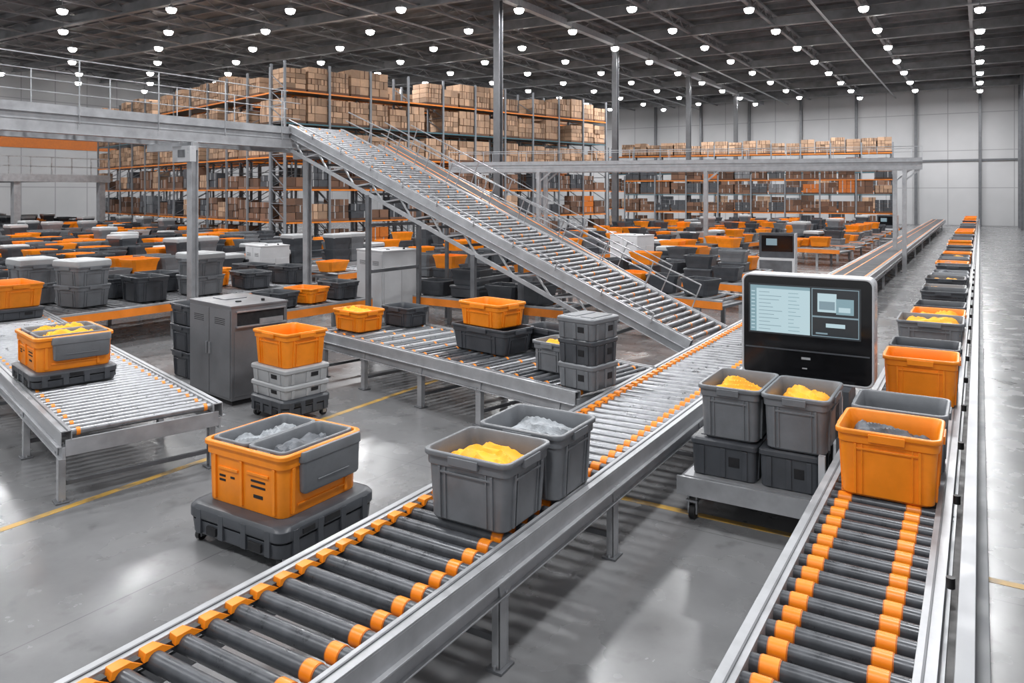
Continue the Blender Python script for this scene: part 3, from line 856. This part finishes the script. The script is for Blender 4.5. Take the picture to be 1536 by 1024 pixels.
for off, lv in ((0, levels), (4.2, levels[3:])):
    st = Vector(CR) + Vector((-.968, .25)) * 31.6 + Vector((.25, .968)) * off
    rack(b, (st.x, st.y), -14.5, 30.0 if off == 0 else 20, 1.5, lv, 10.2, carton_from=3 if off == 0 else 0, bh=1.35)
b.obj('pallet_rack_row', 0)
b = Bd()
rack(b, (-31.5, 70), 12, 25.5, 1.5, [.25, 2.0, 3.7, 5.4, 7.1], 8.0, bay=2.6, carton_from=4, bh=1.3)
b.obj('pallet_rack_row', 0)
b = Bd()
rack(b, (-27, 63.5), 10, 21.5, 1.4, [.25, 1.9, 3.4, 4.6], 5.0, bay=2.6, carton_from=9, bh=1.1)
b.obj('pallet_rack_row', 0)
b = Bd()
b.box(-72, -52, 18, 31, 4.3, 4.6, 'paint_d')
b.box(-51.9, -51.7, 18, 31, 4.2, 4.7, 'paint')
for hh in (5.2, 5.8): b.bar((-51.8, 18, hh), (-51.8, 31, hh), .06, .06, 'steel')
yy = 18
while yy < 31.1:
    b.bar((-51.8, yy, 4.6), (-51.8, yy, 5.8), .06, .06, 'steel'); yy += 1.3
for yy in (19, 25, 30.5): b.box(-52.2, -51.8, yy - .2, yy + .2, 0, 4.3, 'paint')
b.obj('mezzanine_platform', 0)

# ------------------------------------------------------------ shell
XL, XR_, YB, ZC = -74, 3.6, 95, 15.4
b = Bd(); b.box(XL - .3, XR_ + .3, -12, YB + .3, -.2, 0, 'floor'); b.obj('floor')
b = Bd(); b.box(XL - .3, XR_ + .3, YB, YB + .3, 0, ZC, 'wall')
b.obj('wall_back')
b = Bd(); b.box(XL - .3, XL, -12, YB, 0, ZC, 'wall_l'); b.obj('wall_left')
b = Bd(); b.box(XR_, XR_ + .3, -12, YB, 0, ZC, 'wall_l'); b.obj('wall_right')
b = Bd(); b.box(XL, XL + .06, -5, YB - 5, 7.6, 9.6, 'orange_d'); b.obj('trim_1')
b = Bd()
x = -36
while x < XR_:
    b.box(x - .14, x + .14, YB - .35, YB, 0, ZC, 'paint_d'); x += 6
b.box(-40, XR_, YB - .2, YB, 6.9, 7.1, 'paint_d')
b.obj('trim_2')
b = Bd()
y = 20
while y < YB:
    b.box(XR_ - .35, XR_, y - .15, y + .15, 0, ZC, 'paint_d'); y += 6
for zz in (3, 6.5): b.box(XR_ - .12, XR_, 10, YB, zz - .1, zz + .1, 'paint_d')
b.obj('trim_3')
b = Bd(); b.box(XL - .3, XR_ + .3, -12, YB + .3, ZC, ZC + .2, 'ceil'); b.obj('ceiling')

b = Bd(); b.box(-8.62, -8.52, -3, 30, 0, .003, 'line'); b.obj('floor_marking')
b = Bd(); b.box(-4.2, 3.4, 8.02, 8.12, 0, .003, 'line'); b.obj('floor_marking')

# roof structure
b = Bd()
y = 14
while y < YB:
    b.box(XL, XR_, y - .05, y + .05, ZC - .30, ZC - .22, 'roof_steel')
    b.box(XL, XR_, y - .02, y + .02, ZC - .22, ZC, 'roof_steel'); y += 2.0
x = XR_ - 4.1
gx = []
while x > XL:
    gx.append(x); x -= 5.5
for x in gx:
    b.box(x - .14, x + .14, 8, YB, ZC - .42, ZC - .30, 'roof_steel')
    b.box(x - .10, x + .10, 8, YB, ZC - 1.02, ZC - .92, 'roof_steel')
    y = 12
    while y < YB - 1:
        b.bar((x, y, ZC - .95), (x, y + 1.0, ZC - .38), .06, .06, 'roof_steel')
        b.bar((x, y + 1.0, ZC - .38), (x, y + 2.0, ZC - .95), .06, .06, 'roof_steel'); y += 2.0
y = 19.4
while y < YB:
    b.box(XL, XR_, y - .16, y + .16, ZC - 1.12, ZC - 1.02, 'roof_steel'); b.box(XL, XR_, y - .03, y + .03, ZC - 1.1, ZC - .5, 'roof_steel'); y += 8
for x in (-19.5, -30.3, -8): b.cyl((x, 10, ZC - 1.35), (x, YB, ZC - 1.35), .07, 'paint', 8)
b.obj('roof_truss_frame', 0)
b = Bd()
b.box(-22.7, -22.3, 20, YB, ZC - 1.3, ZC - .9, 'paint')
b.obj('roof_girder')
for (cx, cy) in ((-22.5, 35.4), (-22.5, 51.2), (-22.5, 67.5), (-22.5, 83.2)):
    b = Bd()
    b.box(cx - .19, cx + .19, cy - .19, cy - .15, 0, ZC - 1.3, 'cabinet')
    b.box(cx - .19, cx + .19, cy + .15, cy + .19, 0, ZC - 1.3, 'cabinet')
    b.box(cx - .03, cx + .03, cy - .15, cy + .15, 0, ZC - 1.3, 'cabinet')
    b.box(cx - .4, cx + .4, cy - .4, cy + .4, 0, .05, 'paint_d')
    b.box(cx - .3, cx + .3, cy - .3, cy + .3, ZC - 1.4, ZC - 1.3, 'paint')
    b.obj('steel_column')

lp = Bd()
for i in range(14):
    x = XR_ - 3.6 - 5.5 * i
    y = 17 + (i % 2) * 3.0
    while y < YB - 3:
        zl = ZC - 1.75
        lp.cyl((x, y, zl + .25), (x, y, ZC - .9), .02, 'roof_steel', 4)
        lp.cyl((x, y, zl + .10), (x, y, zl + .3), .25, 'paint', 10, .10)
        old = lp.T; lp.T = XF(x, y, zl)
        lp.loft([rr(.16, .16, .08, -.16, 3), rr(.38, .38, .19, -.12, 3), rr(.50, .50, .25, -.02, 3), rr(.54, .54, .27, .10, 3)], 'lamp')
        lp.T = old
        y += 6.6
lp.obj('high_bay_lamps')

def area(x, y, z, size, power):
    ld = bpy.data.lights.new('high_bay_light', 'AREA'); ld.shape = 'DISK'; ld.size = size; ld.energy = power
    ld.color = (.985, .99, 1)
    o = bpy.data.objects.new('high_bay_light', ld); o.location = (x, y, z); scene.collection.objects.link(o)
for x in (-62, -47, -33, -20.5, -10.5, -.5):
    for y in (-2, 9, 21, 36, 53, 70, 86):
        if x < -30 and y < 5: continue
        near = x > -22 and y < 25
        area(x, y, ZC - 2.0, 1.6, 1250 if not near else 880)

w = bpy.data.worlds.new('hall_ambient'); scene.world = w; w.use_nodes = True
bg = w.node_tree.nodes['Background']; bg.inputs[0].default_value = (.94, .97, 1, 1); bg.inputs[1].default_value = .85

cam = bpy.data.cameras.new('camera'); co = bpy.data.objects.new('camera', cam); scene.collection.objects.link(co)
cam.sensor_width = 36; cam.lens = 36 * 1150 / 1536; cam.shift_y = -222 / 1536
cam.clip_end = 400
co.location = (0, 0, 3.45); co.rotation_euler = (math.radians(90), 0, math.radians(31.4))
scene.camera = co
